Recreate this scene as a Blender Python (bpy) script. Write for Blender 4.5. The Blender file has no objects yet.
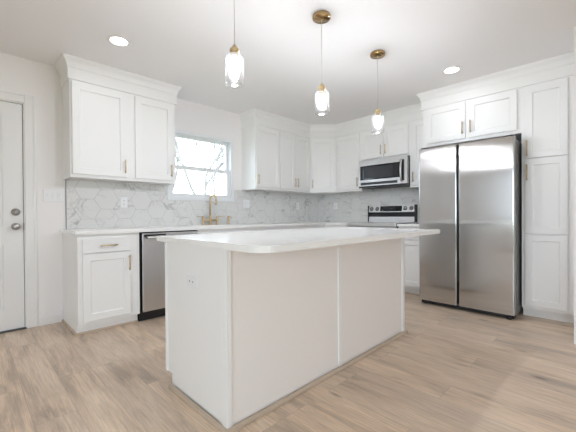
import bpy, bmesh, math, random
from mathutils import Vector, Matrix
C = bpy.context.scene.collection
S = bpy.context.scene
PI = math.pi

# ------------------------------------------------------------------ camera
F, YAW, PITCH, ROLL = 324.303, 0.790255, -0.00723, -0.006372
CAM = Vector((-4.5936, -3.8212, 1.0311)); SX, SY = -0.061, 1.257
cd = bpy.data.cameras.new('camera'); cam = bpy.data.objects.new('camera', cd); C.objects.link(cam)
fw = Vector((math.cos(YAW)*math.cos(PITCH), math.sin(YAW)*math.cos(PITCH), math.sin(PITCH)))
rt = Vector((math.sin(YAW), -math.cos(YAW), 0)); up = rt.cross(fw)
rt, up = math.cos(ROLL)*rt+math.sin(ROLL)*up, -math.sin(ROLL)*rt+math.cos(ROLL)*up
M = Matrix((rt, up, -fw)).transposed().to_4x4(); M.translation = CAM
cam.matrix_world = M
cd.sensor_width = 36; cd.lens = F*36/576; cd.shift_x = -SX/576; cd.shift_y = SY/576
cd.clip_start = .05; cd.clip_end = 200
S.camera = cam

# ------------------------------------------------------------------ world, light, exposure
w = bpy.data.worlds.new('world'); S.world = w; w.use_nodes = True
bg = w.node_tree.nodes['Background']
bg.inputs['Color'].default_value = (0.84, 0.945, 1.08, 1); bg.inputs['Strength'].default_value = 7.2
S.view_settings.view_transform = 'Standard'; S.view_settings.look = 'None'
S.view_settings.gamma = 1; S.view_settings.use_curve_mapping = False
S.view_settings.exposure = 0.20
S.cycles.use_denoising = True
S.cycles.max_bounces = 14; S.cycles.diffuse_bounces = 8; S.cycles.glossy_bounces = 6
S.cycles.transparent_max_bounces = 16; S.cycles.caustics_reflective = False; S.cycles.caustics_refractive = False
S.cycles.sample_clamp_indirect = 6
CAN_W, PEND_W = 1.4, 14.0
WARM = (.92, .965, 1.06)

H = 2.486            # ceiling height
XL, YF = -8.2, -7.8  # the room's far left and front walls, behind the camera

def portal(name, loc, rot, sx, sy):
    l = bpy.data.lights.new(name, 'AREA'); l.shape = 'RECTANGLE'; l.size = sx; l.size_y = sy
    l.cycles.is_portal = True
    o = bpy.data.objects.new(name, l); C.objects.link(o); o.location = loc; o.rotation_euler = rot
portal('daylight_portal_kitchen', (-2.385, .10, 1.66), (-PI/2, 0, 0), .90, .78)
portal('daylight_portal_front', (-6.0, YF-.1, 1.2), (PI/2, 0, 0), 2.0, 2.1)
portal('daylight_portal_left', (XL-.1, -5.35, 1.4), (0, -PI/2, 0), 1.9, 4.4)

# ------------------------------------------------------------------ materials
def new_mat(name):
    m = bpy.data.materials.new(name); m.use_nodes = True
    return m, m.node_tree, m.node_tree.nodes['Principled BSDF']
def N(nt, t, **kw):
    n = nt.nodes.new(t)
    for k, v in kw.items():
        if k in n.inputs: n.inputs[k].default_value = v
        else: setattr(n, k, v)
    return n
def plain(name, col, rough=.5, metal=0, bump=0, bscale=200, var=0, spec=.5):
    m, nt, b = new_mat(name)
    b.inputs['Roughness'].default_value = rough; b.inputs['Metallic'].default_value = metal
    b.inputs['Specular IOR Level'].default_value = spec
    tc = N(nt, 'ShaderNodeTexCoord')
    no = N(nt, 'ShaderNodeTexNoise', Scale=bscale if bump else 3.0, Detail=3.0)
    nt.links.new(tc.outputs['Object'], no.inputs['Vector'])
    if var:
        mx = N(nt, 'ShaderNodeMix', data_type='RGBA')
        nt.links.new(no.outputs['Fac'], mx.inputs['Factor'])
        mx.inputs['A'].default_value = (*[c*(1-var) for c in col], 1)
        mx.inputs['B'].default_value = (*[min(1, c*(1+var)) for c in col], 1)
        nt.links.new(mx.outputs['Result'], b.inputs['Base Color'])
    else: b.inputs['Base Color'].default_value = (*col, 1)
    if bump:
        bp = N(nt, 'ShaderNodeBump', Strength=bump, Distance=.002)
        nt.links.new(no.outputs['Fac'], bp.inputs['Height']); nt.links.new(bp.outputs['Normal'], b.inputs['Normal'])
    return m
def steel(name, col, rough, aniso=.6, sx=3, sz=400):
    m, nt, b = new_mat(name)
    b.inputs['Base Color'].default_value = (*col, 1); b.inputs['Metallic'].default_value = 1
    b.inputs['Anisotropic'].default_value = aniso
    tc = N(nt, 'ShaderNodeTexCoord'); mp = N(nt, 'ShaderNodeMapping'); mp.inputs['Scale'].default_value = (sx, sx, sz)
    no = N(nt, 'ShaderNodeTexNoise', Scale=1.0, Detail=2.0)
    nt.links.new(tc.outputs['Object'], mp.inputs['Vector']); nt.links.new(mp.outputs['Vector'], no.inputs['Vector'])
    mr = N(nt, 'ShaderNodeMapRange'); mr.inputs['To Min'].default_value = rough*.85; mr.inputs['To Max'].default_value = rough*1.15
    nt.links.new(no.outputs['Fac'], mr.inputs['Value']); nt.links.new(mr.outputs['Result'], b.inputs['Roughness'])
    # brushed across the width: every steel thing is built with its width along its own x
    tg = N(nt, 'ShaderNodeVectorTransform', vector_type='VECTOR', convert_from='OBJECT', convert_to='WORLD')
    tg.inputs[0].default_value = (1, 0, 0)
    nt.links.new(tg.outputs[0], b.inputs['Tangent'])
    return m
def glow(name, col, st):
    m, nt, b = new_mat(name)
    b.inputs['Base Color'].default_value = (.8, .8, .8, 1)
    b.inputs['Emission Color'].default_value = (*col, 1); b.inputs['Emission Strength'].default_value = st
    return m
def thin_glass(name, tint=(1, 1, 1), bump=0, base=.05, scatter=0):
    m, nt, b = new_mat(name)
    out = nt.nodes['Material Output']; nt.nodes.remove(b)
    tr = N(nt, 'ShaderNodeBsdfTransparent'); tr.inputs['Color'].default_value = (*tint, 1)
    gl = N(nt, 'ShaderNodeBsdfGlossy', Roughness=.04)
    fr = N(nt, 'ShaderNodeLayerWeight', Blend=.28)
    mr = N(nt, 'ShaderNodeMapRange'); mr.inputs['To Min'].default_value = base; mr.inputs['To Max'].default_value = .8
    nt.links.new(fr.outputs['Facing'], mr.inputs['Value'])
    mx = N(nt, 'ShaderNodeMixShader')
    nt.links.new(mr.outputs['Result'], mx.inputs[0]); nt.links.new(tr.outputs[0], mx.inputs[1]); nt.links.new(gl.outputs[0], mx.inputs[2])
    res = mx.outputs[0]
    if scatter:
        tl = N(nt, 'ShaderNodeBsdfTranslucent'); tl.inputs['Color'].default_value = (.9, .9, .9, 1)
        m2 = N(nt, 'ShaderNodeMixShader'); m2.inputs[0].default_value = scatter
        nt.links.new(res, m2.inputs[1]); nt.links.new(tl.outputs[0], m2.inputs[2]); res = m2.outputs[0]
    nt.links.new(res, out.inputs['Surface'])
    if bump:
        tc = N(nt, 'ShaderNodeTexCoord'); vo = N(nt, 'ShaderNodeTexNoise', Scale=45.0, Detail=2.0)
        nt.links.new(tc.outputs['Object'], vo.inputs['Vector'])
        bp = N(nt, 'ShaderNodeBump', Strength=bump, Distance=.01)
        nt.links.new(vo.outputs['Fac'], bp.inputs['Height'])
        nt.links.new(bp.outputs['Normal'], gl.inputs['Normal']); nt.links.new(bp.outputs['Normal'], fr.inputs['Normal'])
    return m
def marble(name, base, vein, vscale, vwidth, rough, strength=.6, per_tile=False):
    m, nt, b = new_mat(name)
    b.inputs['Roughness'].default_value = rough
    tc = N(nt, 'ShaderNodeTexCoord'); src = tc.outputs['Object']
    if per_tile:
        at = N(nt, 'ShaderNodeAttribute', attribute_name='tile')
        ad = N(nt, 'ShaderNodeVectorMath', operation='MULTIPLY_ADD')
        nt.links.new(at.outputs['Color'], ad.inputs[0]); ad.inputs[1].default_value = (9, 9, 9)
        nt.links.new(src, ad.inputs[2]); src = ad.outputs['Vector']
    fac = None
    for k, (sc, wd, st) in enumerate(((vscale, vwidth, 1), (vscale*2.3, vwidth*.8, .45))):
        mp = N(nt, 'ShaderNodeMapping'); mp.inputs['Rotation'].default_value = (.5, .7+.4*k, .6); mp.inputs['Scale'].default_value = (1.0, .45, 1.3)
        nt.links.new(src, mp.inputs['Vector'])
        no = N(nt, 'ShaderNodeTexNoise', Scale=sc, Detail=5.0, Roughness=.55, Distortion=.35)
        nt.links.new(mp.outputs['Vector'], no.inputs['Vector'])
        s = N(nt, 'ShaderNodeMath', operation='SUBTRACT'); s.inputs[1].default_value = .5; nt.links.new(no.outputs['Fac'], s.inputs[0])
        a = N(nt, 'ShaderNodeMath', operation='ABSOLUTE'); nt.links.new(s.outputs[0], a.inputs[0])
        mr = N(nt, 'ShaderNodeMapRange', interpolation_type='SMOOTHSTEP'); mr.inputs['From Min'].default_value = 0; mr.inputs['From Max'].default_value = wd
        mr.inputs['To Min'].default_value = st; mr.inputs['To Max'].default_value = 0
        nt.links.new(a.outputs[0], mr.inputs['Value'])
        if fac is None: fac = mr.outputs['Result']
        else:
            mm = N(nt, 'ShaderNodeMath', operation='MAXIMUM'); nt.links.new(fac, mm.inputs[0]); nt.links.new(mr.outputs['Result'], mm.inputs[1]); fac = mm.outputs[0]
    cl = N(nt, 'ShaderNodeTexNoise', Scale=vscale*.7, Detail=2.0); nt.links.new(src, cl.inputs['Vector'])
    mr = N(nt, 'ShaderNodeMapRange'); mr.inputs['From Min'].default_value = .42; mr.inputs['From Max'].default_value = .68; mr.inputs['To Max'].default_value = strength
    nt.links.new(cl.outputs['Fac'], mr.inputs['Value'])
    mu = N(nt, 'ShaderNodeMath', operation='MULTIPLY'); nt.links.new(fac, mu.inputs[0]); nt.links.new(mr.outputs['Result'], mu.inputs[1])
    mx = N(nt, 'ShaderNodeMix', data_type='RGBA'); mx.inputs['A'].default_value = (*base, 1); mx.inputs['B'].default_value = (*vein, 1)
    nt.links.new(mu.outputs[0], mx.inputs['Factor']); nt.links.new(mx.outputs['Result'], b.inputs['Base Color'])
    return m
def plank_floor():
    m, nt, b = new_mat('oak_plank_floor'); L = nt.links.new
    tc = N(nt, 'ShaderNodeTexCoord'); sp = N(nt, 'ShaderNodeSeparateXYZ'); L(tc.outputs['Object'], sp.inputs[0])
    cb = N(nt, 'ShaderNodeCombineXYZ'); L(sp.outputs['Y'], cb.inputs['X']); L(sp.outputs['X'], cb.inputs['Y'])
    br = N(nt, 'ShaderNodeTexBrick', offset=.37, offset_frequency=3, squash=1.0)
    br.inputs['Scale'].default_value = 1; br.inputs['Brick Width'].default_value = 1.32; br.inputs['Row Height'].default_value = .182
    br.inputs['Mortar Size'].default_value = .0012; br.inputs['Mortar Smooth'].default_value = .3
    br.inputs['Color1'].default_value = (0, 0, 0, 1); br.inputs['Color2'].default_value = (1, 1, 1, 1); br.inputs['Mortar'].default_value = (.5, .5, .5, 1)
    L(cb.outputs[0], br.inputs['Vector'])
    # grain stretched along the plank, shifted for every plank
    of = N(nt, 'ShaderNodeVectorMath', operation='MULTIPLY_ADD'); L(br.outputs['Color'], of.inputs[0]); of.inputs[1].default_value = (37, 23, 11); L(cb.outputs[0], of.inputs[2])
    m1 = N(nt, 'ShaderNodeMapping'); m1.inputs['Scale'].default_value = (1.0, 5.5, 1); L(of.outputs['Vector'], m1.inputs['Vector'])
    n1 = N(nt, 'ShaderNodeTexNoise', Scale=1.6, Detail=5.0, Roughness=.6, Distortion=.6); L(m1.outputs['Vector'], n1.inputs['Vector'])
    m2 = N(nt, 'ShaderNodeMapping'); m2.inputs['Scale'].default_value = (3, 60, 1); L(of.outputs['Vector'], m2.inputs['Vector'])
    n2 = N(nt, 'ShaderNodeTexNoise', Scale=2.0, Detail=4.0, Roughness=.6); L(m2.outputs['Vector'], n2.inputs['Vector'])
    r1 = N(nt, 'ShaderNodeValToRGB'); e = r1.color_ramp.elements
    e[0].position = .33; e[0].color = (.50, .395, .305, 1); e[1].position = .66; e[1].color = (.79, .645, .51, 1)
    el = r1.color_ramp.elements.new(.47); el.color = (.70, .555, .43, 1)
    L(n1.outputs['Fac'], r1.inputs['Fac'])
    # per plank tone
    t = N(nt, 'ShaderNodeMix', data_type='RGBA', blend_type='MULTIPLY'); t.inputs['Factor'].default_value = 1
    tr = N(nt, 'ShaderNodeMix', data_type='RGBA'); tr.inputs['A'].default_value = (.91, .91, .92, 1); tr.inputs['B'].default_value = (1.05, 1.03, 1.0, 1)
    L(br.outputs['Color'], tr.inputs['Factor']); L(r1.outputs['Color'], t.inputs['A']); L(tr.outputs['Result'], t.inputs['B'])
    g = N(nt, 'ShaderNodeMix', data_type='RGBA', blend_type='MULTIPLY'); g.inputs['Factor'].default_value = 1
    gr = N(nt, 'ShaderNodeMapRange'); gr.inputs['From Min'].default_value = .3; gr.inputs['From Max'].default_value = .7; gr.inputs['To Min'].default_value = .80; gr.inputs['To Max'].default_value = 1.12
    L(n2.outputs['Fac'], gr.inputs['Value']); L(t.outputs['Result'], g.inputs['A']); L(gr.outputs['Result'], g.inputs['B'])
    # knots
    m3 = N(nt, 'ShaderNodeMapping'); m3.inputs['Scale'].default_value = (1.5, 3.6, 1); L(of.outputs['Vector'], m3.inputs['Vector'])
    vo = N(nt, 'ShaderNodeTexVoronoi', Scale=1.25); L(m3.outputs['Vector'], vo.inputs['Vector'])
    kr = N(nt, 'ShaderNodeMapRange', interpolation_type='SMOOTHSTEP'); kr.inputs['From Min'].default_value = .0; kr.inputs['From Max'].default_value = .13; kr.inputs['To Min'].default_value = .75; kr.inputs['To Max'].default_value = 0
    L(vo.outputs['Distance'], kr.inputs['Value'])
    k = N(nt, 'ShaderNodeMix', data_type='RGBA'); k.inputs['B'].default_value = (.16, .10, .065, 1)
    L(kr.outputs['Result'], k.inputs['Factor']); L(g.outputs['Result'], k.inputs['A'])
    se = N(nt, 'ShaderNodeMix', data_type='RGBA'); se.inputs['B'].default_value = (.22, .15, .10, 1)
    sf = N(nt, 'ShaderNodeMath', operation='MULTIPLY'); sf.inputs[1].default_value = .45; L(br.outputs['Fac'], sf.inputs[0])
    L(sf.outputs[0], se.inputs['Factor']); L(k.outputs['Result'], se.inputs['A']); L(se.outputs['Result'], b.inputs['Base Color'])
    b.inputs['Roughness'].default_value = .36; b.inputs['Specular IOR Level'].default_value = .45
    bp = N(nt, 'ShaderNodeBump', Strength=.12, Distance=.002); L(n2.outputs['Fac'], bp.inputs['Height']); L(bp.outputs['Normal'], b.inputs['Normal'])
    return m

M_WALL = plain('wall_paint', (.86, .838, .832), .85, bump=.08)
M_CEIL = plain('ceiling_paint', (.86, .85, .845), .9, bump=.08)
M_CAB = plain('white_cabinet_paint', (.87, .87, .862), .38, bump=.02, bscale=60)
M_TRIM = plain('white_trim_paint', (.83, .825, .815), .4)
M_PANEL_BOUNCE = plain('island_panel_warm_bounce', (.87, .835, .81), .42)  # white tinted to carry the warm light bounced off the floor
M_FLOOR = plank_floor()
M_QUARTZ = marble('white_quartz', (.91, .91, .90), (.60, .59, .58), 1.6, .035, .16, .25)
M_TILE = marble('marble_tile', (.74, .735, .72), (.36, .35, .345), 3.2, .030, .25, .75, True)
M_GROUT = plain('grout', (.43, .425, .415), .9)
M_STEEL = steel('brushed_steel', (.57, .565, .56), .165, 1.0)
M_STEEL2 = steel('appliance_steel', (.66, .655, .66), .32, .3)
M_STEELD = plain('fridge_side_grey', (.20, .195, .19), .45, .3)
M_BRASS = plain('satin_brass', (.68, .52, .31), .30, 1, var=.05)
M_BRASSP = plain('polished_antique_brass', (.50, .34, .17), .14, 1, var=.08)
M_NICKEL = plain('satin_nickel', (.45, .43, .41), .33, 1)
M_BLACK = plain('black_plastic', (.012, .012, .013), .4)
M_GAP = plain('rubber_and_gap_shade', (.02, .02, .02), .8)  # rubber, also the painted shade in the entry door gap
M_BGLASS = plain('black_glass', (.008, .009, .011), .05)
M_DGREY = plain('dark_grey_vent', (.06, .062, .068), .4)
M_PLATE = plain('white_plastic_plate', (.84, .84, .85), .35)
M_SLOT = plain('grey_slot', (.30, .30, .31), .5)
M_VINYL = plain('white_vinyl', (.80, .815, .83), .4)
M_SHOE = plain('oak_shoe', (.52, .42, .33), .45, var=.12)
M_GLASS = thin_glass('clear_pane', (.97, .985, .98))
M_SEED = thin_glass('seeded_glass', (.99, .99, .99), .3, .05, .004)
M_BULB = glow('bulb_glow', (.925, .96, 1.03), PEND_W/(PI*.0085))
M_CAN = glow('downlight_glow', (1, .98, .94), 7)
M_BARK = plain('grey_bark', (.20, .19, .185), .9, bump=.4, bscale=30, var=.2)
M_GRASS = plain('lawn', (.16, .18, .09), 1, var=.2)
M_CORD = plain('clear_cord', (.62, .60, .56), .4)

# ------------------------------------------------------------------ mesh helpers
def bm_new(): return bmesh.new()
def box(bm, x0, x1, y0, y1, z0, z1, bev=0):
    x0, x1 = sorted((x0, x1)); y0, y1 = sorted((y0, y1)); z0, z1 = sorted((z0, z1))
    vs = [bm.verts.new((x, y, z)) for z in (z0, z1) for y in (y0, y1) for x in (x0, x1)]
    fs = [bm.faces.new([vs[i] for i in f]) for f in ((0, 2, 3, 1), (4, 5, 7, 6), (0, 1, 5, 4), (2, 6, 7, 3), (0, 4, 6, 2), (1, 3, 7, 5))]
    if bev:
        es = list({e for f in fs for e in f.edges})
        bmesh.ops.bevel(bm, geom=es, offset=bev, segments=2, affect='EDGES', profile=.5)
def tube(bm, pts, r, seg=12, cap=True):
    pts = [Vector(p) for p in pts]; rs = r if isinstance(r, (list, tuple)) else [r]*len(pts)
    rings = []; n = None
    for i, p in enumerate(pts):
        d = (pts[min(i+1, len(pts)-1)]-pts[max(i-1, 0)]).normalized()
        if n is None:
            n = d.cross(Vector((0, 0, 1)) if abs(d.z) < .9 else Vector((1, 0, 0))).normalized()
        else:
            n = (n-d*n.dot(d)).normalized()
        b = d.cross(n)
        rings.append([bm.verts.new(p+rs[i]*(math.cos(2*PI*k/seg)*n+math.sin(2*PI*k/seg)*b)) for k in range(seg)])
    for a, b2 in zip(rings, rings[1:]):
        for k in range(seg):
            f = bm.faces.new((a[k], a[(k+1) % seg], b2[(k+1) % seg], b2[k])); f.smooth = True
    if cap:
        bm.faces.new(rings[0][::-1]); bm.faces.new(rings[-1])
def lathe(bm, prof, c=(0, 0, 0), axis='Z', seg=32, smooth=True):
    """prof: list of (radius, height) from one end to the other"""
    rings = []
    def P(r, h, a):
        u, v = r*math.cos(a), r*math.sin(a)
        q = {'Z': (u, v, h), 'Y': (u, h, v), 'X': (h, u, v)}[axis]
        return (q[0]+c[0], q[1]+c[1], q[2]+c[2])
    for r, h in prof:
        if r < 1e-6: rings.append([bm.verts.new(P(0, h, 0))])
        else: rings.append([bm.verts.new(P(r, h, 2*PI*k/seg)) for k in range(seg)])
    for a, b in zip(rings, rings[1:]):
        for k in range(seg):
            k2 = (k+1) % seg
            if len(a) == 1 and len(b) == 1: continue
            if len(a) == 1: f = bm.faces.new((a[0], b[k], b[k2]))
            elif len(b) == 1: f = bm.faces.new((a[k], b[0], a[k2]))
            else: f = bm.faces.new((a[k], b[k], b[k2], a[k2]))
            f.smooth = smooth
def sweep(bm, path, prof, closed=False):
    """prof (out, z) swept along a plan path with mitred corners; out is to the RIGHT of travel"""
    P = [Vector((p[0], p[1])) for p in path]; n = len(P); rings = []
    for i in range(n):
        def nrm(a, b):
            d = (b-a).normalized(); return Vector((d.y, -d.x))
        ns = []
        if i > 0 or closed: ns.append(nrm(P[i-1], P[i]))
        if i < n-1 or closed: ns.append(nrm(P[i], P[(i+1) % n]))
        if len(ns) == 1: m = ns[0]
        else:
            s = ns[0]+ns[1]; m = s/(s.dot(ns[0]))
        rings.append([bm.verts.new((P[i].x+m.x*o, P[i].y+m.y*o, z)) for o, z in prof])
    k = len(prof)
    for i in range(n if closed else n-1):
        a, b = rings[i], rings[(i+1) % n]
        for j in range(k): bm.faces.new((a[j], a[(j+1) % k], b[(j+1) % k], b[j]))
    if not closed:
        bm.faces.new(rings[0][::-1]); bm.faces.new(rings[-1])
def prism(bm, poly, z0, z1, bev=0, smooth_side=False):
    a = [bm.verts.new((x, y, z0)) for x, y in poly]; b = [bm.verts.new((x, y, z1)) for x, y in poly]
    n = len(poly); a2, b2 = a, b
    if smooth_side:      # caps keep their own corners so the sides shade flat from top to bottom
        a2 = [bm.verts.new(v.co) for v in a]; b2 = [bm.verts.new(v.co) for v in b]
    f0 = bm.faces.new(a2[::-1]); f1 = bm.faces.new(b2)
    for i in range(n):
        f = bm.faces.new((a[i], a[(i+1) % n], b[(i+1) % n], b[i])); f.smooth = smooth_side
    if bev: bmesh.ops.bevel(bm, geom=list(f0.edges)+list(f1.edges), offset=bev, segments=2, affect='EDGES')
def extr_x(bm, poly, x0, x1):
    """(y,z) outline extruded along x"""
    a = [bm.verts.new((x0, y, z)) for y, z in poly]; b = [bm.verts.new((x1, y, z)) for y, z in poly]
    n = len(poly); bm.faces.new(a); bm.faces.new(b[::-1])
    for i in range(n): bm.faces.new((a[i], b[i], b[(i+1) % n], a[(i+1) % n]))
def obj(name, bm, mat, parent=None, **props):
    bmesh.ops.recalc_face_normals(bm, faces=bm.faces)
    me = bpy.data.meshes.new(name); bm.to_mesh(me); bm.free(); me.materials.append(mat)
    o = bpy.data.objects.new(name, me); C.objects.link(o)
    if parent: o.parent = parent
    for k, v in props.items(): o[k] = v
    return o
def tag(o, label=None, cat=None, group=None, kind=None):
    for k, v in (('label', label), ('category', cat), ('group', group), ('kind', kind)):
        if v: o[k] = v
    return o
def thing(name, label, cat, loc=(0, 0, 0), rz=0, group=None):
    o = bpy.data.objects.new(name, None); C.objects.link(o); o.location = loc; o.rotation_euler = (0, 0, rz)
    o.empty_display_size = .1
    return tag(o, label, cat, group)
def struct(name, bm, mat, parent=None, label=None, cat=None):
    o = obj(name, bm, mat, parent)
    if not parent: tag(o, label, cat, None, 'structure')
    return o
def rect_with_holes(a0, a1, b0, b1, holes):
    """cells (a0,a1,b0,b1) covering a rectangle minus holes"""
    As = sorted({a0, a1, *[h[0] for h in holes], *[h[1] for h in holes]}); Bs = sorted({b0, b1, *[h[2] for h in holes], *[h[3] for h in holes]})
    out = []
    for p, q in zip(As, As[1:]):
        for r, s in zip(Bs, Bs[1:]):
            m, k = (p+q)/2, (r+s)/2
            if not any(h[0] < m < h[1] and h[2] < k < h[3] for h in holes): out.append((p, q, r, s))
    return out

# ------------------------------------------------------------------ room shell
WT = .14
bm = bm_new(); box(bm, XL-.2, .2, YF-.2, .2, -.12, 0); struct('floor', bm, M_FLOOR, None, 'light oak plank floor running towards the window wall', 'floor')
bm = bm_new(); box(bm, XL-.2, .2, YF-.2, .2, H, H+.12); struct('ceiling', bm, M_CEIL, None, 'flat off-white painted ceiling', 'ceiling')
WX0, WX1, WZ0, WZ1 = -2.87, -1.90, 1.225, 2.10       # kitchen window, outer frame
DX0, DX1, DZ = -5.135, -4.205, 2.078                 # door opening
bm = bm_new()
for p, q, r, s in rect_with_holes(XL-.2, .2, 0, H, [(WX0+.01, WX1-.01, WZ0+.01, WZ1-.01), (DX0, DX1, -1, DZ)]):
    if r >= 0: box(bm, p, q, 0, WT, r, s)
struct('wall_back', bm, M_WALL, None, 'off-white wall with the window, white door and sink run', 'wall')
bm = bm_new(); box(bm, 0, WT, YF-.2, 0, 0, H); struct('wall_right', bm, M_WALL, None, 'off-white wall behind range and refrigerator', 'wall')
bm = bm_new(); box(bm, -1.20, -.001, -3.72, -3.592, 0, H); struct('wall_pantry', bm, M_WALL, None, 'short white wall at the right end of the tall pantry', 'wall')
bm = bm_new()
for p, q, r, s in rect_with_holes(XL-.2, .2, 0, H, [(-7.0, -5.0, .10, 2.25)]): box(bm, p, q, YF-WT, YF, r, s)
struct('wall_front', bm, M_WALL, None, 'off-white wall behind the viewpoint with an added wide window', 'wall')
bm = bm_new()
for p, q, r, s in rect_with_holes(YF, 0, 0, H, [(-7.5, -3.2, .50, 2.30)]): box(bm, XL-WT, XL, p, q, r, s)
struct('wall_left', bm, M_WALL, None, 'off-white wall at the far left with an added wide window', 'wall')
# unseen windows behind the viewpoint, added and sized for their daylight: simple glazed frames
bm = bm_new()
for x in (-7.0, -6.03, -5.06): box(bm, x, x+.06, YF-.10, YF-.03, .10, 2.25)
for z in (.10, 2.19): box(bm, -6.94, -5.06, YF-.098, YF-.032, z, z+.06)
f = struct('added_window_3', bm, M_VINYL, None, 'added wide white framed window in the wall behind the viewpoint', 'window')
bm = bm_new(); box(bm, -6.94, -5.06, YF-.068, YF-.062, .16, 2.19); obj('pane', bm, M_GLASS, f)
bm = bm_new()
for y in (-7.5, -5.38, -3.26): box(bm, XL-.10, XL-.03, y, y+.06, .50, 2.30)
for z in (.50, 2.24): box(bm, XL-.098, XL-.032, -7.44, -3.26, z, z+.06)
f = struct('added_window_2', bm, M_VINYL, None, 'added wide white framed window in the far left wall', 'window')
bm = bm_new(); box(bm, XL-.068, XL-.062, -7.44, -3.26, .56, 2.24); obj('pane', bm, M_GLASS, f)

# kitchen window
bm = bm_new()
def frame_xz(bm, x0, x1, z0, z1, t, y0, y1, tb=None, bev=.003):
    tb = tb or t
    box(bm, x0, x0+t, y0, y1, z0, z1, bev); box(bm, x1-t, x1, y0, y1, z0, z1, bev)
    box(bm, x0+t, x1-t, y0, y1, z1-t, z1, bev); box(bm, x0+t, x1-t, y0, y1, z0, z0+tb, bev)
frame_xz(bm, WX0, WX1, WZ0, WZ1, .045, -.018, .11)
win = struct('window_1', bm, M_VINYL, None, 'white double hung window above the sink with bare branches outside', 'window')
bm = bm_new(); frame_xz(bm, WX0+.046, WX1-.046, 1.642, WZ1-.046, .032, .060, .095, .03, .002); up_s = obj('window_sash', bm, M_VINYL, win)
bm = bm_new(); box(bm, WX0+.078, WX1-.078, .075, .079, 1.67, WZ1-.078); obj('pane', bm, M_GLASS, up_s)
bm = bm_new(); frame_xz(bm, WX0+.046, WX1-.046, WZ0+.046, 1.660, .045, .015, .055, .040, .002); lo_s = obj('window_sash', bm, M_VINYL, win)
bm = bm_new(); box(bm, WX0+.091, WX1-.091, .032, .036, WZ0+.084, 1.62); obj('pane', bm, M_GLASS, lo_s)
bm = bm_new(); box(bm, -2.43, -2.34, .0, .0145, 1.632, 1.648, .002); obj('sash_lock', bm, M_VINYL, lo_s)

# entry door
def door_slab(bm, x0, x1, z0, z1, yf, t, panels):
    """slab with recessed moulded panels on its front, which faces -y"""
    holes = panels
    for p, q, r, s in rect_with_holes(x0, x1, z0, z1, holes): box(bm, p, q, yf, yf+t, r, s)
    for (a, b, c, d) in panels:
        box(bm, a, b, yf+.014, yf+t-.014, c, d)
        i = .022; e = .0
        for (u0, u1, v0, v1) in ((a, a+i, c, d), (b-i, b, c, d), (a+i, b-i, c, c+i), (a+i, b-i, d-i, d)):
            box(bm, u0, u1, yf+.005, yf+.014, v0, v1, .004)
bm = bm_new()
D0, D1 = DX0+.017, DX1-.018
door_slab(bm, D0, D1, .012, DZ-.018, .018, .044, [(D0+.13, D1-.142, .95, 1.94), (D0+.13, D1-.142, .20, .78)])
door = struct('door_1', bm, plain('door_paint', (.82, .82, .81), .35), None, 'white panelled entry door at the left with nickel knob and deadbolt', 'door')
for nm, z in (('deadbolt', 1.073), ('door_knob', .942)):
    bm = bm_new(); cx = -4.277
    lathe(bm, [(0, 0), (.033, 0), (.033, -.006), (.028, -.012), (.013, -.016)], (cx, .0175, z), 'Y')
    if nm == 'door_knob': lathe(bm, [(.012, -.012), (.012, -.030), (.024, -.038), (.029, -.050), (.026, -.060), (.012, -.066), (0, -.067)], (cx, .0175, z), 'Y')
    else:
        lathe(bm, [(.024, -.010), (.023, -.018), (0, -.020)], (cx, .0175, z), 'Y'); box(bm, cx-.004, cx+.004, -.018, .0, z-.016, z+.016, .002)
    obj(nm, bm, M_NICKEL, door)
bm = bm_new(); box(bm, D1+.001, DX1-.003, .008, .030, .905, .975); obj('strike_plate', bm, M_BLACK, door)
bm = bm_new(); box(bm, D1+.0005, DX1-.0145, .026, .060, .012, DZ-.0165); box(bm, D0, D1, .026, .060, DZ-.0175, DZ-.0145); obj('gap_shade_strip', bm, M_GAP, door)  # dark strips painting the shade in the gap between door and jamb
bm = bm_new(); box(bm, DX0+.002, DX1-.002, -.01, .10, .001, .011); obj('threshold', bm, M_DGREY, door)
# jamb and casing
bm = bm_new()
box(bm, DX0, DX0+.014, .0, WT, .0, DZ); box(bm, DX1-.014, DX1, .0, WT, .0, DZ); box(bm, DX0+.014, DX1-.014, .0, WT, DZ-.014, DZ)
CW = .084
for x0, x1, z0, z1 in ((DX1-.006, DX1-.006+CW, 0, DZ+CW-.006), (DX0+.006-CW, DX0+.006, 0, DZ+CW-.006), (DX0+.006, DX1-.006, DZ-.006, DZ+CW-.006)):
    box(bm, x0, x1, -.014, -.0005, z0, z1, .004)
    if x1-x0 < .2: box(bm, x1-.022, x1-.004, -.019, -.013, z0+.001, z1-.006, .003) if x0 > -4.5 else box(bm, x0+.004, x0+.022, -.019, -.013, z0+.001, z1-.006, .003)
    else: box(bm, x0, x1, -.019, -.013, z1-.022, z1-.004, .003)
struct('trim_1', bm, M_TRIM, None, 'white casing around the entry door', 'door casing')
# baseboards
def baseboard(name, path, label):
    bm = bm_new(); sweep(bm, path, [(0, 0.001), (.014, .001), (.014, .075), (.010, .088), (.006, .098), (0, .1)]); return struct(name, bm, M_TRIM, None, label, 'baseboard')
XB0 = -3.928
baseboard('baseboard_back', [(DX1+CW-.006+.001, -.0005), (XB0-.016, -.0005)][::1], 'white baseboard between door casing and base cabinet')
baseboard('baseboard_corner', [(XL, -.0005), (DX0-CW+.005, -.0005)], 'white baseboard left of the entry door')
baseboard('baseboard_pantry', [(-.70, -3.5915), (-1.2005, -3.5915), (-1.2005, -3.7205), (-.001, -3.7205)][::-1], 'white baseboard wrapping the short wall beside the pantry')

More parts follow.
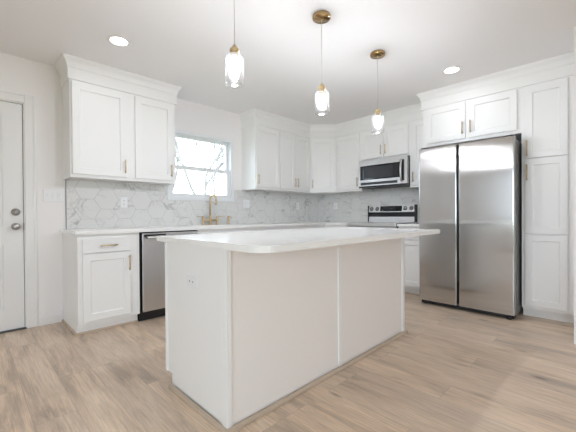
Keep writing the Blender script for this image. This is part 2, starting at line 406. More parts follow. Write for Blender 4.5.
# ------------------------------------------------------------------ cabinet parts (local frame: x width, front faces -y, z up)
def shaker(bm, x0, x1, z0, z1, yb, t=.019, st=.057, rec=.0125):
    yf = yb-t
    def ring(ix, y): return [bm.verts.new(p) for p in ((x0+ix, y, z0+ix), (x1-ix, y, z0+ix), (x1-ix, y, z1-ix), (x0+ix, y, z1-ix))]
    R = [ring(0, yb), ring(0, yf+.0018), ring(.0018, yf), ring(st, yf), ring(st+.004, yf+.002), ring(st+.008, yf+rec)]
    bm.faces.new(R[0]); bm.faces.new(R[-1])
    for a, b in zip(R, R[1:]):
        for i in range(4): bm.faces.new((a[i], a[(i+1) % 4], b[(i+1) % 4], b[i]))
def slab(bm, x0, x1, z0, z1, yb, t=.019): box(bm, x0, x1, yb-t, yb, z0, z1, .0025)
def pull(parent, x, z, yf, vertical=True, L=.135):
    bm = bm_new(); r = .0058; y = yf-.028; h = L/2; q = h-.016
    if vertical:
        tube(bm, [(x, y, z-h), (x, y, z+h)], r, 10)
        for s in (-q, q): tube(bm, [(x, yf+.001, z+s), (x, y, z+s)], .0042, 8)
    else:
        tube(bm, [(x-h, y, z), (x+h, y, z)], r, 10)
        for s in (-q, q): tube(bm, [(x+s, yf+.001, z), (x+s, y, z)], .0042, 8)
    return obj('handle', bm, M_BRASS, parent)
def upper(label, loc, rz, wd, d, z0, z1, doors, group=None, name='wall_cabinet'):
    """doors: (x0,x1,handle x or None,handle z, [z0,z1])"""
    t = thing(name, label, 'cabinet', (*loc, z0), rz, group)
    bm = bm_new()
    # carcass with a recessed underside behind a light rail
    box(bm, 0, wd, -d, -.0005, .018, z1-z0); box(bm, 0, wd, -d, -d+.019, 0, .018)
    box(bm, 0, .016, -d+.019, -.0005, 0, .018); box(bm, wd-.016, wd, -d+.019, -.0005, 0, .018)
    obj('body', bm, M_CAB, t)
    for dd in doors:
        a, b, hx, hz = dd[:4]; q0, q1 = dd[4] if len(dd) > 4 else (.030, z1-z0-.022)
        bm = bm_new(); shaker(bm, a, b, q0, q1, -d-.003); o = obj('door', bm, M_CAB, t)
        if hx is not None: pull(o, hx, hz-z0, -d-.022)
    return t
UB, UT, UD = 1.393, 2.290, .307
HZ = 1.53
def A(x): return x
# wall of the window: local x = world x
upper('wide white wall cabinet left of the window, two doors', (-3.916, 0), 0, 1.011, UD, UB, UT,
      [(.014, .486, .464, HZ), (.570, .976, .946, HZ)])
g = 'upper cabinets right of the window'
upper('single-door white wall cabinet just right of the window', (-1.749, 0), 0, .456, UD, UB, UT, [(.012, .446, .032, HZ)])
upper('two-door white wall cabinet between single-door cabinet and angled corner cabinet', (-1.292, 0), 0, .679, UD, UB, UT, [(.010, .335, .307, HZ), (.342, .668, .370, HZ)])
# diagonal corner
t = thing('corner_cabinet', 'angled white corner wall cabinet with one door', 'cabinet', (0, 0, UB))
bm = bm_new(); prism(bm, [(-.0005, -.0005), (-.612, -.0005), (-.612, -UD), (-UD, -.612), (-.0005, -.612)], 0, UT-UB); obj('body', bm, M_CAB, t)
bm = bm_new(); shaker(bm, .026, .405, .030, UT-UB-.022, -.003); o = obj('door', bm, M_CAB, t); o.location = (-.612, -UD, 0); o.rotation_euler = (0, 0, -PI/4)
h_ = pull(o, .050, HZ-UB, -.022)
# range wall: local x runs towards the camera (world -y)
RZ = -PI/2
upper('single-door white wall cabinet between angled corner and microwave', (0, -.613), RZ, .485, UD, UB, UT, [(.034, .450, .428, HZ)])
upper('short white two-door wall cabinet above the microwave', (0, -1.099), RZ, .758, UD, 1.831, UT,
      [(.020, .366, .340, 1.965, (.024, UT-1.831-.022)), (.388, .740, .412, 1.965, (.024, UT-1.831-.022))])
upper('narrow white wall cabinet between microwave and refrigerator', (0, -1.858), RZ, .3185, UD, UB, UT, [(.030, .296, .056, HZ)])
FD = .646
upper('deep white two-door cabinet above the refrigerator', (0, -2.1775), RZ, .983, FD, 1.835, UT,
      [(.045, .472, .448, 1.985, (.036, UT-1.835-.020)), (.506, .948, .530, 1.985, (.036, UT-1.835-.020))])
# pantry
t = thing('pantry_cabinet', 'tall white pantry cabinet with three stacked doors right of refrigerator', 'cabinet', (0, -3.1615, 0), RZ)
bm = bm_new(); extr_x(bm, [(-.0005, 0), (-FD+.07, 0), (-FD+.07, .092), (-FD, .092), (-FD, UT), (-.0005, UT)], 0, .425); obj('body', bm, M_CAB, t)
for z0, z1, hz in ((1.572, 2.268, 1.670), (.832, 1.562, 1.432), (.125, .822, None)):
    bm = bm_new(); shaker(bm, .028, .352, z0, z1, -FD-.003); o = obj('door', bm, M_CAB, t)
    if hz: pull(o, .048, hz, -FD-.022, True, .155)

# base cabinets
CT, TH, BD = .906, .030, .604; BH = CT-TH
def base(label, loc, rz, wd, fronts, name='base_cabinet', end_shoe=False, group=None):
    t = thing(name, label, 'cabinet', (*loc, 0), rz, group)
    bm = bm_new(); extr_x(bm, [(-.0005, 0), (-BD+.062, 0), (-BD+.062, .091), (-BD, .091), (-BD, BH-.0005), (-.0005, BH-.0005)], 0, wd); obj('body', bm, M_CAB, t)
    for kind, a, b, z0, z1, hx, hz in fronts:
        bm = bm_new()
        (shaker if kind == 'door' else slab)(bm, a, b, z0, z1, -BD-.003)
        o = obj(kind, bm, M_CAB, t)
        if hx is not None: pull(o, hx, hz, -BD-.022, kind == 'door', .140)
    sh = [(0, 0.0005), (.014, .0005), (.014, .010), (.009, .017), (0, .019)]
    path = [(0, -BD+.0615), (wd, -BD+.0615)] if not end_shoe else [(-.0005, -.001), (-.0005, -BD+.0615), (wd, -BD+.0615)]
    bm = bm_new(); sweep(bm, path[::-1], [(-o_, z) for o_, z in sh]); obj('shoe_molding', bm, M_SHOE, t)
    return t
base('white base cabinet with one drawer and one door left of the dishwasher', (XB0, 0), 0, .508,
     [('drawer', .034, .424, .712, .832, .235, .772), ('door', .034, .424, .120, .702, .406, .600)], end_shoe=True)
base('white sink base cabinet under the faucet, two doors', (-2.800, 0), 0, .91,
     [('drawer', .02, .89, .712, .832, None, 0), ('door', .02, .450, .12, .702, .42, .6), ('door', .458, .89, .12, .702, .488, .6)])
base('white base cabinet between sink and room corner', (-1.889, 0), 0, 1.884,
     [('drawer', .02, .47, .712, .832, .245, .772), ('drawer', .50, .95, .712, .832, .725, .772), ('door', .02, .47, .12, .702, .44, .6), ('door', .50, .95, .12, .702, .53, .6)])
t = base('white blind corner base cabinet beside the range', (0, -.605), RZ, .460, [('drawer', .06, .44, .712, .832, .25, .772), ('door', .06, .44, .12, .702, .09, .6)])
base('narrow white base cabinet between range and refrigerator', (0, -1.835), RZ, .345,
     [('drawer', .03, .32, .712, .832, .175, .772), ('door', .03, .32, .12, .702, .055, .6)])

# ------------------------------------------------------------------ crown moulding
CROWN = [(0, UT), (.015, UT), (.017, UT+.003), (.015, UT+.006), (.015, 2.392), (.019, 2.396), (.022, 2.404), (.025, 2.420), (.032, 2.440), (.043, 2.455), (.050, 2.462), (.052, 2.472), (.057, 2.474), (.057, H-.0005), (0, H-.0005)]
def crown(path, label):
    bm = bm_new(); sweep(bm, path, CROWN); o = obj('crown_molding', bm, M_CAB); return tag(o, label, 'crown molding')
crown([(-3.916, -.0005), (-3.916, -UD), (-2.905, -UD), (-2.905, -.0005)],
      'white crown moulding above the cabinet left of the window')
crown([(-1.749, -.0005), (-1.749, -UD), (-.612, -UD), (-UD, -.612), (-UD, -2.1775), (-FD, -2.1775), (-FD, -3.590)],
      'white crown moulding running from window round the corner to pantry')

# ------------------------------------------------------------------ worktops
def cells_solid(bm, cells, z0, z1):
    V = {}
    def v(x, y): 
        k = (round(x, 5), round(y, 5))
        if k not in V: V[k] = bm.verts.new((x, y, z0))
        return V[k]
    fs = [bm.faces.new((v(a, c), v(b, c), v(b, d), v(a, d))) for a, b, c, d in cells]
    r = bmesh.ops.extrude_face_region(bm, geom=fs)
    for e in r['geom']:
        if isinstance(e, bmesh.types.BMVert): e.co.z = z1
OV = .645
SK = (-2.72, -1.98, -.52, -.135)
def L_cells():
    big = rect_with_holes(XB0-.022, -.0005, -1.066, -.0005, [(XB0-.022, -OV, -1.066, -OV), SK])
    return big
bm = bm_new(); cells_solid(bm, L_cells(), BH, CT)
tag(obj('worktop', bm, M_QUARTZ), 'white quartz worktop under the window, turning the corner to the range', 'worktop')
bm = bm_new(); box(bm, -OV, -.0005, -2.192, -1.834, BH, CT, .002)
tag(obj('worktop', bm, M_QUARTZ), 'short white quartz worktop between range and refrigerator', 'worktop')
# sink basin
t = thing('kitchen_sink', 'steel undermount sink in the worktop below the window', 'sink', (-2.35, -.33, .70))
bm = bm_new(); x0, x1, y0, y1 = SK[0]-.004+2.35, SK[1]+.004+2.35, SK[2]-.004+.33, SK[3]+.004+.33; zt = BH-.70-.001
box(bm, x0, x1, y0, y1, -.004, 0); box(bm, x0, x0+.003, y0, y1, 0, zt); box(bm, x1-.003, x1, y0, y1, 0, zt); box(bm, x0+.003, x1-.003, y0, y0+.003, 0, zt); box(bm, x0+.003, x1-.003, y1-.003, y1, 0, zt)
obj('basin', bm, M_STEEL2, t)
bm = bm_new(); lathe(bm, [(0, .001), (.03, .001), (.045, .004), (.045, .0005)], (0, 0, 0)); obj('drain', bm, M_NICKEL, t)

# ------------------------------------------------------------------ hexagon marble backsplash
random.seed(4)
def clip(poly, ax, val, keep_less):
    out = []
    for i in range(len(poly)):
        p, q = poly[i], poly[(i+1) % len(poly)]
        ip = p[ax] <= val if keep_less else p[ax] >= val; iq = q[ax] <= val if keep_less else q[ax] >= val
        if ip: out.append(p)
        if ip != iq:
            tt = (val-p[ax])/(q[ax]-p[ax]); out.append((p[0]+(q[0]-p[0])*tt, p[1]+(q[1]-p[1])*tt))
    return out
def backsplash(name, rects, place, label, u_off, z_off):
    """rects in (u,z); place(u,z,depth)->xyz"""
    Fh = .206; R = Fh/math.sqrt(3); g = .0016
    bm = bm_new(); lay = bm.loops.layers.float_color.new('tile')
    for (u0, u1, z0, z1) in rects:
        i0 = int((u0-u_off)/(1.5*R))-2; i1 = int((u1-u_off)/(1.5*R))+2
        for i in range(i0, i1+1):
            for j in range(-2, 9):
                cx = u_off+i*1.5*R; cz = z_off+j*Fh+(Fh/2 if i % 2 else 0)
                rnd = random.Random(i*131+j*17); col = (rnd.random(), rnd.random(), rnd.random(), 1)
                poly = [(cx+(R-g)*math.cos(k*PI/3), cz+(R-g)*math.sin(k*PI/3)) for k in range(6)]
                for ax, val, less in ((0, u0, 0), (0, u1, 1), (1, z0, 0), (1, z1, 1)):
                    if len(poly) > 2: poly = clip(poly, ax, val, less)
                if len(poly) < 3: continue
                a = [bm.verts.new(place(u, z, .0085)) for u, z in poly]; b = [bm.verts.new(place(u, z, .006)) for u, z in poly]
                fs = [bm.faces.new(a)]
                for k in range(len(poly)):
                    try: fs.append(bm.faces.new((a[k], a[(k+1) % len(poly)], b[(k+1) % len(poly)], b[k])))
                    except ValueError: pass
                for f in fs:
                    for l in f.loops: l[lay] = col
    o = obj(name, bm, M_TILE); tag(o, label, 'backsplash')
    bm = bm_new()
    for (u0, u1, z0, z1) in rects:
        p, q = place(u0, z0, .0003), place(u1, z1, .0072)
        box(bm, p[0], q[0], p[1], q[1], z0, z1)
    obj('grout', bm, M_GROUT, o)
    return o
XS = -3.892
backsplash('tile_backsplash', [(XS, WX0-.001, CT+.001, UB-.001), (WX0-.001, WX1+.001, CT+.001, WZ0-.001), (WX1+.001, -.001, CT+.001, UB-.001)],
           lambda u, z, d: (u, -d, z), 'large marble hexagon tile backsplash under the window and its cabinets', -3.71, 1.105)
backsplash('tile_backsplash', [(.010, 1.0995, CT+.001, UB-.001), (1.0995, 1.857, CT+.001, 1.430), (1.857, 2.19, CT+.001, UB-.001)],
           lambda u, z, d: (-d, -u, z), 'marble hexagon tile backsplash behind the range', .25, 1.105)
# edge trim at the left end of the tile
bm = bm_new(); box(bm, XS-.008, XS-.0005, -.0105, -.0005, CT+.0005, UB-.0005); struct('trim_2', bm, M_SLOT, None, 'thin metal edge strip at the left end of the tiles', 'trim')

# ------------------------------------------------------------------ outlets and switches
def plate(label, loc, rz, wd, ht, kinds, name='outlet', cat='outlet', parent=None):
    if parent is None: t = thing(name, label, cat, loc, rz)
    else: t = None
    bm = bm_new(); box(bm, -wd/2, wd/2, -.0075, -.0003, -ht/2, ht/2, .0025)
    if parent is not None: p = obj(name, bm, M_PLATE, parent); p.location = loc; p.rotation_euler = (0, 0, rz)
    else: p = obj('wall_plate', bm, M_PLATE, t)
    n = len(kinds)
    for i, k in enumerate(kinds):
        cx = (i-(n-1)/2)*.046
        bm = bm_new(); box(bm, cx-.0165, cx+.0165, -.0085, -.0055, -.034, .034, .0015)
        if k == 'switch': box(bm, cx-.005, cx+.005, -.016, -.008, -.002, .014, .001)
        s = obj('switch' if k == 'switch' else 'socket', bm, M_PLATE, p)
        if k == 'outlet':
            for zz in (-.018, .018):
                bm = bm_new(); box(bm, cx-.0045, cx+.0045, -.0095, -.0084, zz-.005, zz+.005, .0004); obj('slot', bm, M_SLOT, p)
    return t or p
plate('white triple switch plate on the wall beside the entry door', (-3.995, 0, 1.232), 0, .165, .118, ['switch']*3, 'light_switch', 'light switch')
plate('white outlet on the tiles above the dishwasher side, left of the window', (-3.362, -.0085, 1.180), 0, .074, .118, ['outlet'])
plate('white double outlet plate on the tiles just right of the window', (-1.680, -.0085, 1.200), 0, .118, .118, ['outlet', 'switch'])
plate('white single outlet on the tiles close to the room corner', (-.590, -.0085, 1.180), 0, .074, .118, ['outlet'])
plate('white single outlet on the range wall tiles near the corner', (-.0085, -.38, 1.185), RZ, .074, .118, ['outlet'])

# ------------------------------------------------------------------ dishwasher
t = thing('dishwasher', 'stainless steel dishwasher with bar handle beside the drawer base cabinet', 'dishwasher', (-3.1105, 0, 0))
hw = .302
bm = bm_new(); box(bm, -hw, hw, -.585, -.02, .11, BH-.004); obj('tub_case', bm, M_GAP, t)
bm = bm_new(); box(bm, -hw+.012, hw-.004, -.630, -.587, .103, BH-.016, .004); dr = obj('door', bm, M_STEEL2, t)
bm = bm_new(); zc = .822
tube(bm, [(-hw+.045, -.665, zc), (hw-.045, -.665, zc)], .0135, 14)
for s in (-1, 1): box(bm, s*(hw-.055)-.012, s*(hw-.055)+.012, -.665, -.629, zc-.012, zc+.012, .003)
obj('handle', bm, M_STEEL2, dr)
bm = bm_new(); box(bm, -hw+.03, -hw+.245, -.6315, -.6295, zc+.005, zc+.028); obj('control_panel', bm, M_BLACK, dr)
bm = bm_new(); box(bm, -hw+.003, hw-.003, -.560, -.10, .004, .098); obj('toe_kick', bm, M_BLACK, t)

# ------------------------------------------------------------------ faucet
t = thing('bridge_faucet', 'brass gooseneck bridge faucet with two levers below the window', 'faucet', (-2.316, -.070, CT))
bm = bm_new()
pts = [(0, 0, .115), (0, 0, .325)]
R_ = .046
for k in range(1, 13):
    a = PI*k/12*1.08; pts.append((.35*(R_-R_*math.cos(a)), -(R_-R_*math.cos(a)), .343+R_*math.sin(a)))
pts.append((pts[-1][0]+.0, pts[-1][1]-.001, pts[-1][2]-.040))
tube(bm, pts, .0115, 14)
e = pts[-1]; tube(bm, [(e[0], e[1], e[2]+.015), (e[0], e[1], e[2]-.028)], .0155, 14)
obj('spout', bm, M_BRASS, t)
bm = bm_new(); tube(bm, [(-.104, 0, .065), (.104, 0, .065)], .0105, 14)
lathe(bm, [(0, 0.0005), (.027, .0005), (.027, .008), (.017, .014), (.017, .115), (.013, .122), (0, .122)], (0, 0, 0)); obj('bridge', bm, M_BRASS, t)
for s in (-1, 1):
    bm = bm_new(); lathe(bm, [(0, .0005), (.026, .0005), (.026, .008), (.015, .014), (.015, .05), (.019, .055), (.019, .075), (.014, .08), (.014, .100), (0, .102)], (s*.104, 0, 0)); v = obj('valve', bm, M_BRASS, t)
    bm = bm_new(); tube(bm, [(s*.104, 0, .105), (s*.104, 0, .118)], .013, 12); tube(bm, [(s*.104, 0, .112), (s*.205, -.02, .114)], [.0065, .0045], 10); obj('lever', bm, M_BRASS, v)
t = thing('soap_dispenser', 'slim brass soap dispenser right of the faucet', 'soap dispenser', (-2.035, -.075, CT))
bm = bm_new(); lathe(bm, [(0, .0005), (.022, .0005), (.022, .007), (.013, .012), (.013, .075), (.016, .078), (.016, .115), (0, .118)]); obj('pump', bm, M_BRASS, t)
bm = bm_new(); tube(bm, [(0, -.01, .102), (0, -.07, .100), (0, -.078, .090)], .006, 10); obj('nozzle', bm, M_BRASS, t)

# ------------------------------------------------------------------ range
t = thing('range', 'stainless steel electric range with four-knob back panel under the microwave', 'range', (-.0005, -1.0685, 0), RZ)
W = .7615
bm = bm_new(); box(bm, 0.001, W-.001, -.620, -.02, .03, .900); obj('body', bm, M_STEELD, t)
bm = bm_new(); box(bm, .001, W-.001, -.640, -.085, .9005, .915, .002); obj('cooktop', bm, M_BGLASS, t)
bm = bm_new(); box(bm, .001, W-.001, -.668, -.6205, .868, .917, .004); obj('front_rail', bm, M_STEEL2, t)
bm = bm_new(); box(bm, .003, W-.003, -.660, -.6205, .245, .862, .004); od = obj('oven_door', bm, M_STEEL2, t)
bm = bm_new(); box(bm, .10, W-.10, -.662, -.6595, .36, .70, .001); obj('oven_window', bm, M_BGLASS, od)
bm = bm_new(); tube(bm, [(.05, -.708, .80), (W-.05, -.708, .80)], .013, 12)
for x in (.07, W-.07): tube(bm, [(x, -.659, .80), (x, -.708, .80)], .010, 10)
obj('handle', bm, M_STEEL2, od)
bm = bm_new(); box(bm, .003, W-.003, -.655, -.6205, .06, .238, .004); obj('storage_drawer', bm, M_STEEL2, t)
for x in (.04, W-.04):
    for y in (-.58, -.08):
        bm = bm_new(); tube(bm, [(x, y, .0005), (x, y, .03)], .016, 12); obj('foot', bm, M_BLACK, t)
# backguard: steel shelf, black recess, tilted control panel
bm = bm_new(); extr_x(bm, [(-.012, .9005), (-.084, .9005), (-.078, .992), (-.060, .996), (-.060, 1.06), (-.088, 1.066), (-.070, 1.166), (-.012, 1.166)], .013, W-.013); bgd = obj('back_panel', bm, M_STEEL2, t)
bm = bm_new(); extr_x(bm, [(-.059, .9965), (-.0615, .9965), (-.0615, 1.0595), (-.059, 1.0595)], .004, W-.004); obj('black_strip', bm, M_BLACK, bgd)
for q in (0.0005, W-.0125):
    bm = bm_new(); box(bm, q, q+.012, -.092, -.0115, .9175, 1.168, .002); obj('end_cap', bm, M_BLACK, bgd)
def on_panel(z): return -.088+.018*(z-1.066)/.100
for yk in (.062, .157, .609, .701):
    bm = bm_new(); z = 1.117; lathe(bm, [(0, -.026), (.017, -.026), (.021, -.020), (.023, 0)], (0, 0, 0), 'Y', 24)
    k = obj('knob', bm, M_NICKEL, t); k.location = (yk, on_panel(z)+.0005, z); k.rotation_euler = (-math.atan(.18), 0, 0)
    bm = bm_new(); box(bm, -.003, .003, -.030, -.0255, -.018, .018, .001); obj('pointer', bm, M_BLACK, k)
    bm = bm_new(); lathe(bm, [(.031, 0), (.031, -.0015), (.0235, -.0015)], (0, 0, 0), 'Y', 24); obj('dial_ring', bm, M_BLACK, k)
bm = bm_new(); x0, x1 = .212, .560
vs = [bm.verts.new((x, on_panel(z)-d, z)) for d in (.0, .0025) for x, z in ((x0, 1.076), (x1, 1.076), (x1, 1.156), (x0, 1.156))]
for f in ((0, 1, 2, 3), (4, 5, 6, 7), (0, 1, 5, 4), (1, 2, 6, 5), (2, 3, 7, 6), (3, 0, 4, 7)): bm.faces.new([vs[i] for i in f])
dsp = obj('control_display', bm, M_BGLASS, t)
for cx, cy, r in ((.20, -.22, .075), (.56, -.22, .09), (.20, -.48, .10), (.56, -.48, .075)):
    bm = bm_new(); lathe(bm, [(r, 0), (r, .0004), (r-.003, .0004), (r-.003, 0)], (cx, cy, .9151), 'Z', 40); obj('burner_ring', bm, M_DGREY, t)

# ------------------------------------------------------------------ microwave
t = thing('microwave', 'stainless over-the-range microwave with dark glass door', 'microwave', (-.0095, -1.0995, 1.4295), RZ)
W = .757; MH = .3995; MF = -.3865
bm = bm_new(); box(bm, .001, W-.001, MF+.045, -.0005, .0, MH-.0005, .002); obj('body', bm, M_BLACK, t)
bm = bm_new()
for a, b, c, d in rect_with_holes(.001, W-.001, .020, MH-.001, [(.028, .668, .108, .318), (.035, .620, .034, .072)]): box(bm, a, b, MF, MF+.0445, c, d)
face = obj('door_frame', bm, M_STEEL2, t)
bm = bm_new(); box(bm, .028, .668, MF+.003, MF+.0443, .108, .318, .0); obj('door_glass', bm, M_BGLASS, face)
bm = bm_new(); box(bm, .09, .55, MF+.0015, MF+.0029, .130, .296); obj('window_screen', bm, plain('microwave_screen', (.022, .023, .027), .25), face)
bm = bm_new(); box(bm, .035, .620, MF+.006, MF+.0443, .034, .072)
for k in range(36): box(bm, .040+k*.016, .049+k*.016, MF+.002, MF+.006, .037, .069)
obj('vent_grille', bm, M_DGREY, face)
bm = bm_new(); box(bm, .001, W-.001, MF+.008, MF+.0445, .001, .0195); obj('lower_lip', bm, M_BLACK, t)
bm = bm_new(); box(bm, .655, .716, MF-.0015, MF-.0001, .060, .345, .0); obj('handle_recess', bm, M_BLACK, face)
bm = bm_new(); tube(bm, [(.682, MF-.001+(-.036)*math.sin(PI*k/14)**.7, .052+.300*k/14) for k in range(15)], .0115, 12); obj('handle', bm, M_STEEL2, face)

# ------------------------------------------------------------------ refrigerator
t = thing('refrigerator', 'tall stainless steel side-by-side refrigerator between range and pantry', 'refrigerator', (0, -2.2285, 0), RZ)
W = .917; FX = -.893
bm = bm_new(); box(bm, .004, W-.004, -.810, -.06, .035, 1.752, .004); obj('case', bm, M_STEELD, t)
def fdoor(x0, x1):
    n = 28; pts = []
    for k in range(n+1):
        x = x0+(x1-x0)*.5*(1-math.cos(PI*k/n)); e = min(x-x0, x1-x); q = max(0, 1-e/.006)
        pts.append((x, -(abs(FX)-.012)-.009*math.sqrt(max(0, 1-q*q))-.003*math.sin(PI*(x-x0)/(x1-x0))))
    pts = [(x0, -.823)]+pts+[(x1, -.823)]
    bm = bm_new(); prism(bm, pts, .052, 1.772, 0, True); return bm
a = obj('door', fdoor(.001, .402), M_STEEL, t); b = obj('door', fdoor(.424, W-.001), M_STEEL, t)
for par, x0, x1 in ((a, .4025, .4095), (b, .4165, .4235)):
    bm = bm_new(); box(bm, x0, x1, -.862, -.825, .30, 1.772); obj('recessed_grip', bm, M_BLACK, par)
bm = bm_new(); box(bm, .006, W-.006, -.822, -.8105, .06, 1.750); obj('door_gasket', bm, M_GAP, t)
bm = bm_new(); box(bm, .010, W-.010, -.850, -.8105, .010, .048); box(bm, .02, W-.02, -.81, -.70, .010, .034); obj('kick_grille', bm, M_BLACK, t)
for x in (.05, W-.05):
    bm = bm_new(); lathe(bm, [(0, -.018), (.017, -.018), (.017, .018), (0, .018)], (x, -.858 if x > .5 else -.84, .0175), 'X', 20); obj('roller', bm, M_BLACK, t)
    bm = bm_new(); box(bm, x-.04, x+.04, -.86, -.74, 1.7735, 1.790, .004); obj('hinge_cover', bm, M_BLACK, t)

# ------------------------------------------------------------------ island
IX0, IX1, IY0, IY1 = -3.7225, -1.901, -2.526, -1.866
t = thing('kitchen_island', 'large white panelled kitchen island in the middle of the floor', 'kitchen island', (0, 0, 0))
bm = bm_new()
box(bm, IX0+.012, IX1-.012, IY0+.012, IY1, .09, BH-.0005); box(bm, IX0+.012, IX1-.012, IY0+.012, IY1-.072, 0, .09); obj('body', bm, M_CAB, t)
def yzpanel(bm, x0, x1, poly):
    a = [bm.verts.new((x0, y, z)) for y, z in poly]; b = [bm.verts.new((x1, y, z)) for y, z in poly]
    bm.faces.new(a); bm.faces.new(b[::-1]); n = len(poly)
    for i in range(n): bm.faces.new((a[i], b[i], b[(i+1) % n], a[(i+1) % n]))
ep = [(IY0+.012, .0), (IY1-.072, 0), (IY1-.072, .078), (IY1, .078), (IY1, BH-.001), (IY0+.012, BH-.001)]
bm = bm_new(); yzpanel(bm, IX0+.002, IX0+.0118, ep); obj('end_panel', bm, M_CAB, t)
bm = bm_new(); yzpanel(bm, IX1-.0118, IX1-.002, ep); obj('end_panel', bm, M_CAB, t)
bm = bm_new(); box(bm, IX0+.012, IX1-.012, IY0+.002, IY0+.0118, 0, BH-.001); obj('back_panel', bm, M_PANEL_BOUNCE, t)
# corner posts with small beads, seam batten, edge strips
bm = bm_new(); box(bm, IX0-.007, IX0+.0019, IY0-.007, IY0+.036, 0.001, BH-.001, .002); box(bm, IX0+.0019, IX0+.022, IY0-.007, IY0+.0019, .001, BH-.001, .002); obj('corner_trim', bm, M_CAB, t)
bm = bm_new(); box(bm, IX0-.004, IX0+.0019, IY0+.040, IY0+.050, 0.001, BH-.001, .002); obj('corner_bead', bm, M_CAB, t)
bm = bm_new(); box(bm, IX0-.006, IX0+.0019, IY1-.022, IY1+.001, .079, BH-.001, .0015); obj('edge_trim', bm, M_CAB, t)
bm = bm_new(); box(bm, IX1-.036, IX1+.004, IY0-.007, IY0+.0019, 0.001, BH-.001, .0015); box(bm, IX1-.0019, IX1+.004, IY0+.0019, IY0+.04, .001, BH-.001); obj('corner_trim', bm, M_CAB, t)
bm = bm_new(); box(bm, -2.848, -2.812, IY0-.006, IY0+.0019, 0.001, BH-.001, .0015); obj('seam_batten', bm, M_CAB, t)
bm = bm_new(); sweep(bm, [(IX0-.0072, IY1-.075), (IX0-.0072, IY0-.0072), (IX1+.0042, IY0-.0072), (IX1+.0042, IY1-.075)], [(0, .0005), (.017, .0005), (.017, .011), (.011, .019), (0, .022)]); obj('shoe_molding', bm, M_SHOE, t)
for k in range(4):
    x0 = IX0+.03+k*.445; bm = bm_new(); shaker(bm, x0, x0+.42, -.78, -.12, 0); d_ = obj('door', bm, M_CAB, t); d_.rotation_euler = (PI, 0, 0); d_.location = (0, IY1+.0012, 0)
    h_ = pull(d_, x0+(.39 if k % 2 == 0 else .03), -.68, -.019)
pl = plate(None, (IX0+.0018, -2.197, .672), RZ, .074, .118, ['outlet'], 'outlet_plate', parent=t)
pl.rotation_euler = Matrix.Rotation(-PI/2, 3, 'Z').__matmul__(Matrix.Rotation(PI/2, 3, 'Y')).to_euler()
# worktop with rounded seating corners
def arc(cx, cy, r, a0, a1, n=8): return [(cx+r*math.cos(a0+(a1-a0)*k/n), cy+r*math.sin(a0+(a1-a0)*k/n)) for k in range(n+1)]
TX0, TX1, TY0, TY1, rr = -3.766, -1.872, -2.838, -1.838, .085
poly = arc(TX0+rr, TY0+rr, rr, PI, 1.5*PI)+arc(TX1-rr*.6, TY0+rr*.6, rr*.6, 1.5*PI, 2*PI)+[(TX1, TY1), (TX0, TY1)]
bm = bm_new(); prism(bm, poly, BH, CT, .003)
tag(obj('island_worktop', bm, M_QUARTZ), 'thick white quartz worktop with rounded overhang resting on the island', 'worktop')

# ------------------------------------------------------------------ pendants
def pendant(x, y, label):
    t = thing('pendant_light', label, 'pendant light', (x, y, H), 0, 'pendant lights over the island')
    bm = bm_new(); lathe(bm, [(0, -.0005), (.064, -.0005), (.066, -.006), (.066, -.022), (.062, -.026), (0, -.027)], seg=40); obj('canopy', bm, M_BRASSP, t)
    bm = bm_new(); lathe(bm, [(0, -.026), (.007, -.026), (.006, -.04), (0, -.041)], seg=12); obj('cord_grip', bm, M_BRASS, t)
    bm = bm_new(); tube(bm, [(0, 0, -.04), (0, 0, -.498)], .0018, 8); obj('cord', bm, M_CORD, t)
    z = -.498
    bm = bm_new(); lathe(bm, [(0, z), (.010, z), (.013, z-.010), (.013, z-.018), (.026, z-.022), (.027, z-.036), (.021, z-.040), (.021, z-.048), (.024, z-.050), (.024, z-.0555), (0, z-.0555)], seg=28); cp = obj('socket_cap', bm, M_BRASS, t)
    bm = bm_new(); lathe(bm, [(0, z-.060), (.0235, z-.060), (.0235, z-.084), (.020, z-.084), (.020, z-.076), (0, z-.076)], seg=24); obj('lamp_holder', bm, M_BRASS, cp)
    g0 = 1.930-H; g1 = 1.770-H
    bm = bm_new(); lathe(bm, [(.022, g0+.0), (.044, g0-.001), (.051, g0-.005), (.0535, g0-.013), (.0535, g1+.02), (.0535, g1), (.0505, g1), (.0505, g1+.02), (.0505, g0-.013), (.048, g0-.007), (.042, g0-.004), (.022, g0-.0035)], seg=40)
    obj('glass_shade', bm, M_SEED, t)
    bm = bm_new(); b0 = z-.077
    lathe(bm, [(0, b0), (.010, b0-.001), (.015, b0-.012), (.0225, b0-.028), (.026, b0-.045), (.0235, b0-.060), (.016, b0-.071), (0, b0-.076)], seg=24); obj('bulb', bm, M_BULB, t)
pendant(-3.512, -2.31, 'clear glass pendant hanging nearest, over the left end of the island')
pendant(-2.738, -2.31, 'clear glass pendant hanging over the middle of the island')
pendant(-1.945, -2.31, 'clear glass pendant hanging over the range end of the island')

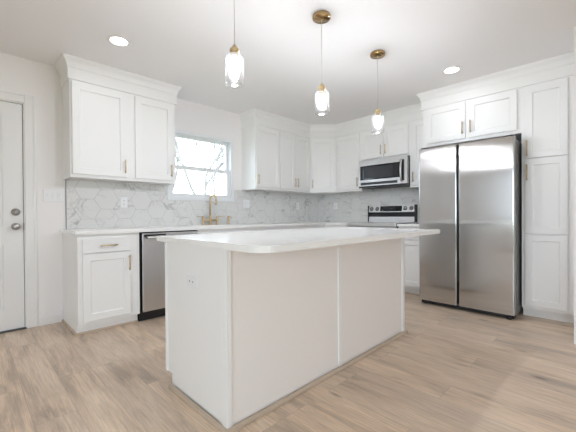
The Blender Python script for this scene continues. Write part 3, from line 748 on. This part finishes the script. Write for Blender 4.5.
# ------------------------------------------------------------------ recessed downlights
def can(x, y, label):
    t = thing('recessed_downlight', label, 'ceiling light', (x, y, H), 0, 'recessed ceiling downlights')
    bm = bm_new(); lathe(bm, [(.066, -.0004), (.092, -.0004), (.092, -.004), (.086, -.007), (.066, -.004)], seg=40); obj('trim_ring', bm, M_TRIM, t)
    bm = bm_new(); lathe(bm, [(0, -.0006), (.0655, -.0006), (.0655, -.0035), (0, -.0045)], seg=40); obj('lens', bm, M_CAN, t)
    l = bpy.data.lights.new('downlight', 'AREA'); l.shape = 'DISK'; l.size = .13; l.energy = CAN_W; l.color = WARM; l.spread = PI*.95
    o = bpy.data.objects.new('lamp', l); C.objects.link(o); o.parent = t; o.location = (0, 0, -.009)
can(-3.68, -.916, 'round white downlight in the ceiling near the entry door')
can(-1.096, -2.654, 'round white downlight in the ceiling in front of refrigerator')
for x, y in ((-3.3, -4.6), (-5.9, -5.8), (-3.0, -6.2)): can(x, y, 'added round white downlight in the ceiling behind the viewpoint')  # unseen lamps added to light the room from behind the camera

# ------------------------------------------------------------------ outside: lawn and bare trees
bm = bm_new(); box(bm, -60, 60, -60, 60, -.5, -.35); struct('ground', bm, M_GRASS, None, 'lawn outside the house', 'ground')
def tree(x, y, seed, h, label):
    rnd = random.Random(seed); bm = bm_new()
    def grow(p, d, L, r, lev):
        pts = [p]; q = p
        for i in range(4):
            d = (d+Vector((rnd.uniform(-.13, .13), rnd.uniform(-.13, .13), rnd.uniform(-.05, .09)))).normalized(); q = q+d*L/4; pts.append(q)
        tube(bm, pts, [r*(1-.24*i/4) for i in range(5)], 6, False)
        if lev < 5:
            for s in range(2 if lev < 2 else rnd.choice((2, 3))):
                a = rnd.uniform(0, 2*PI); sp = rnd.uniform(.35, .8)
                nd = (d+sp*Vector((math.cos(a), math.sin(a), rnd.uniform(-.1, .5)))).normalized()
                grow(pts[-1] if s == 0 else pts[rnd.choice((2, 3))], nd, L*rnd.uniform(.62, .82), r*.76, lev+1)
    grow(Vector((0, 0, -.35)), Vector((0, 0, 1)), h, .062, 0)
    o = obj('bare_tree', bm, M_BARK); o.location = (x, y, 0); return tag(o, label, 'tree')
tree(.35, 4.8, 5, 1.7, 'bare grey tree outside, nearest to the window')
tree(1.9, 6.6, 8, 1.9, 'bare grey tree outside, seen in the right of the window')
tree(.7, 8.2, 15, 2.3, 'bare grey tree outside, farthest from the window')
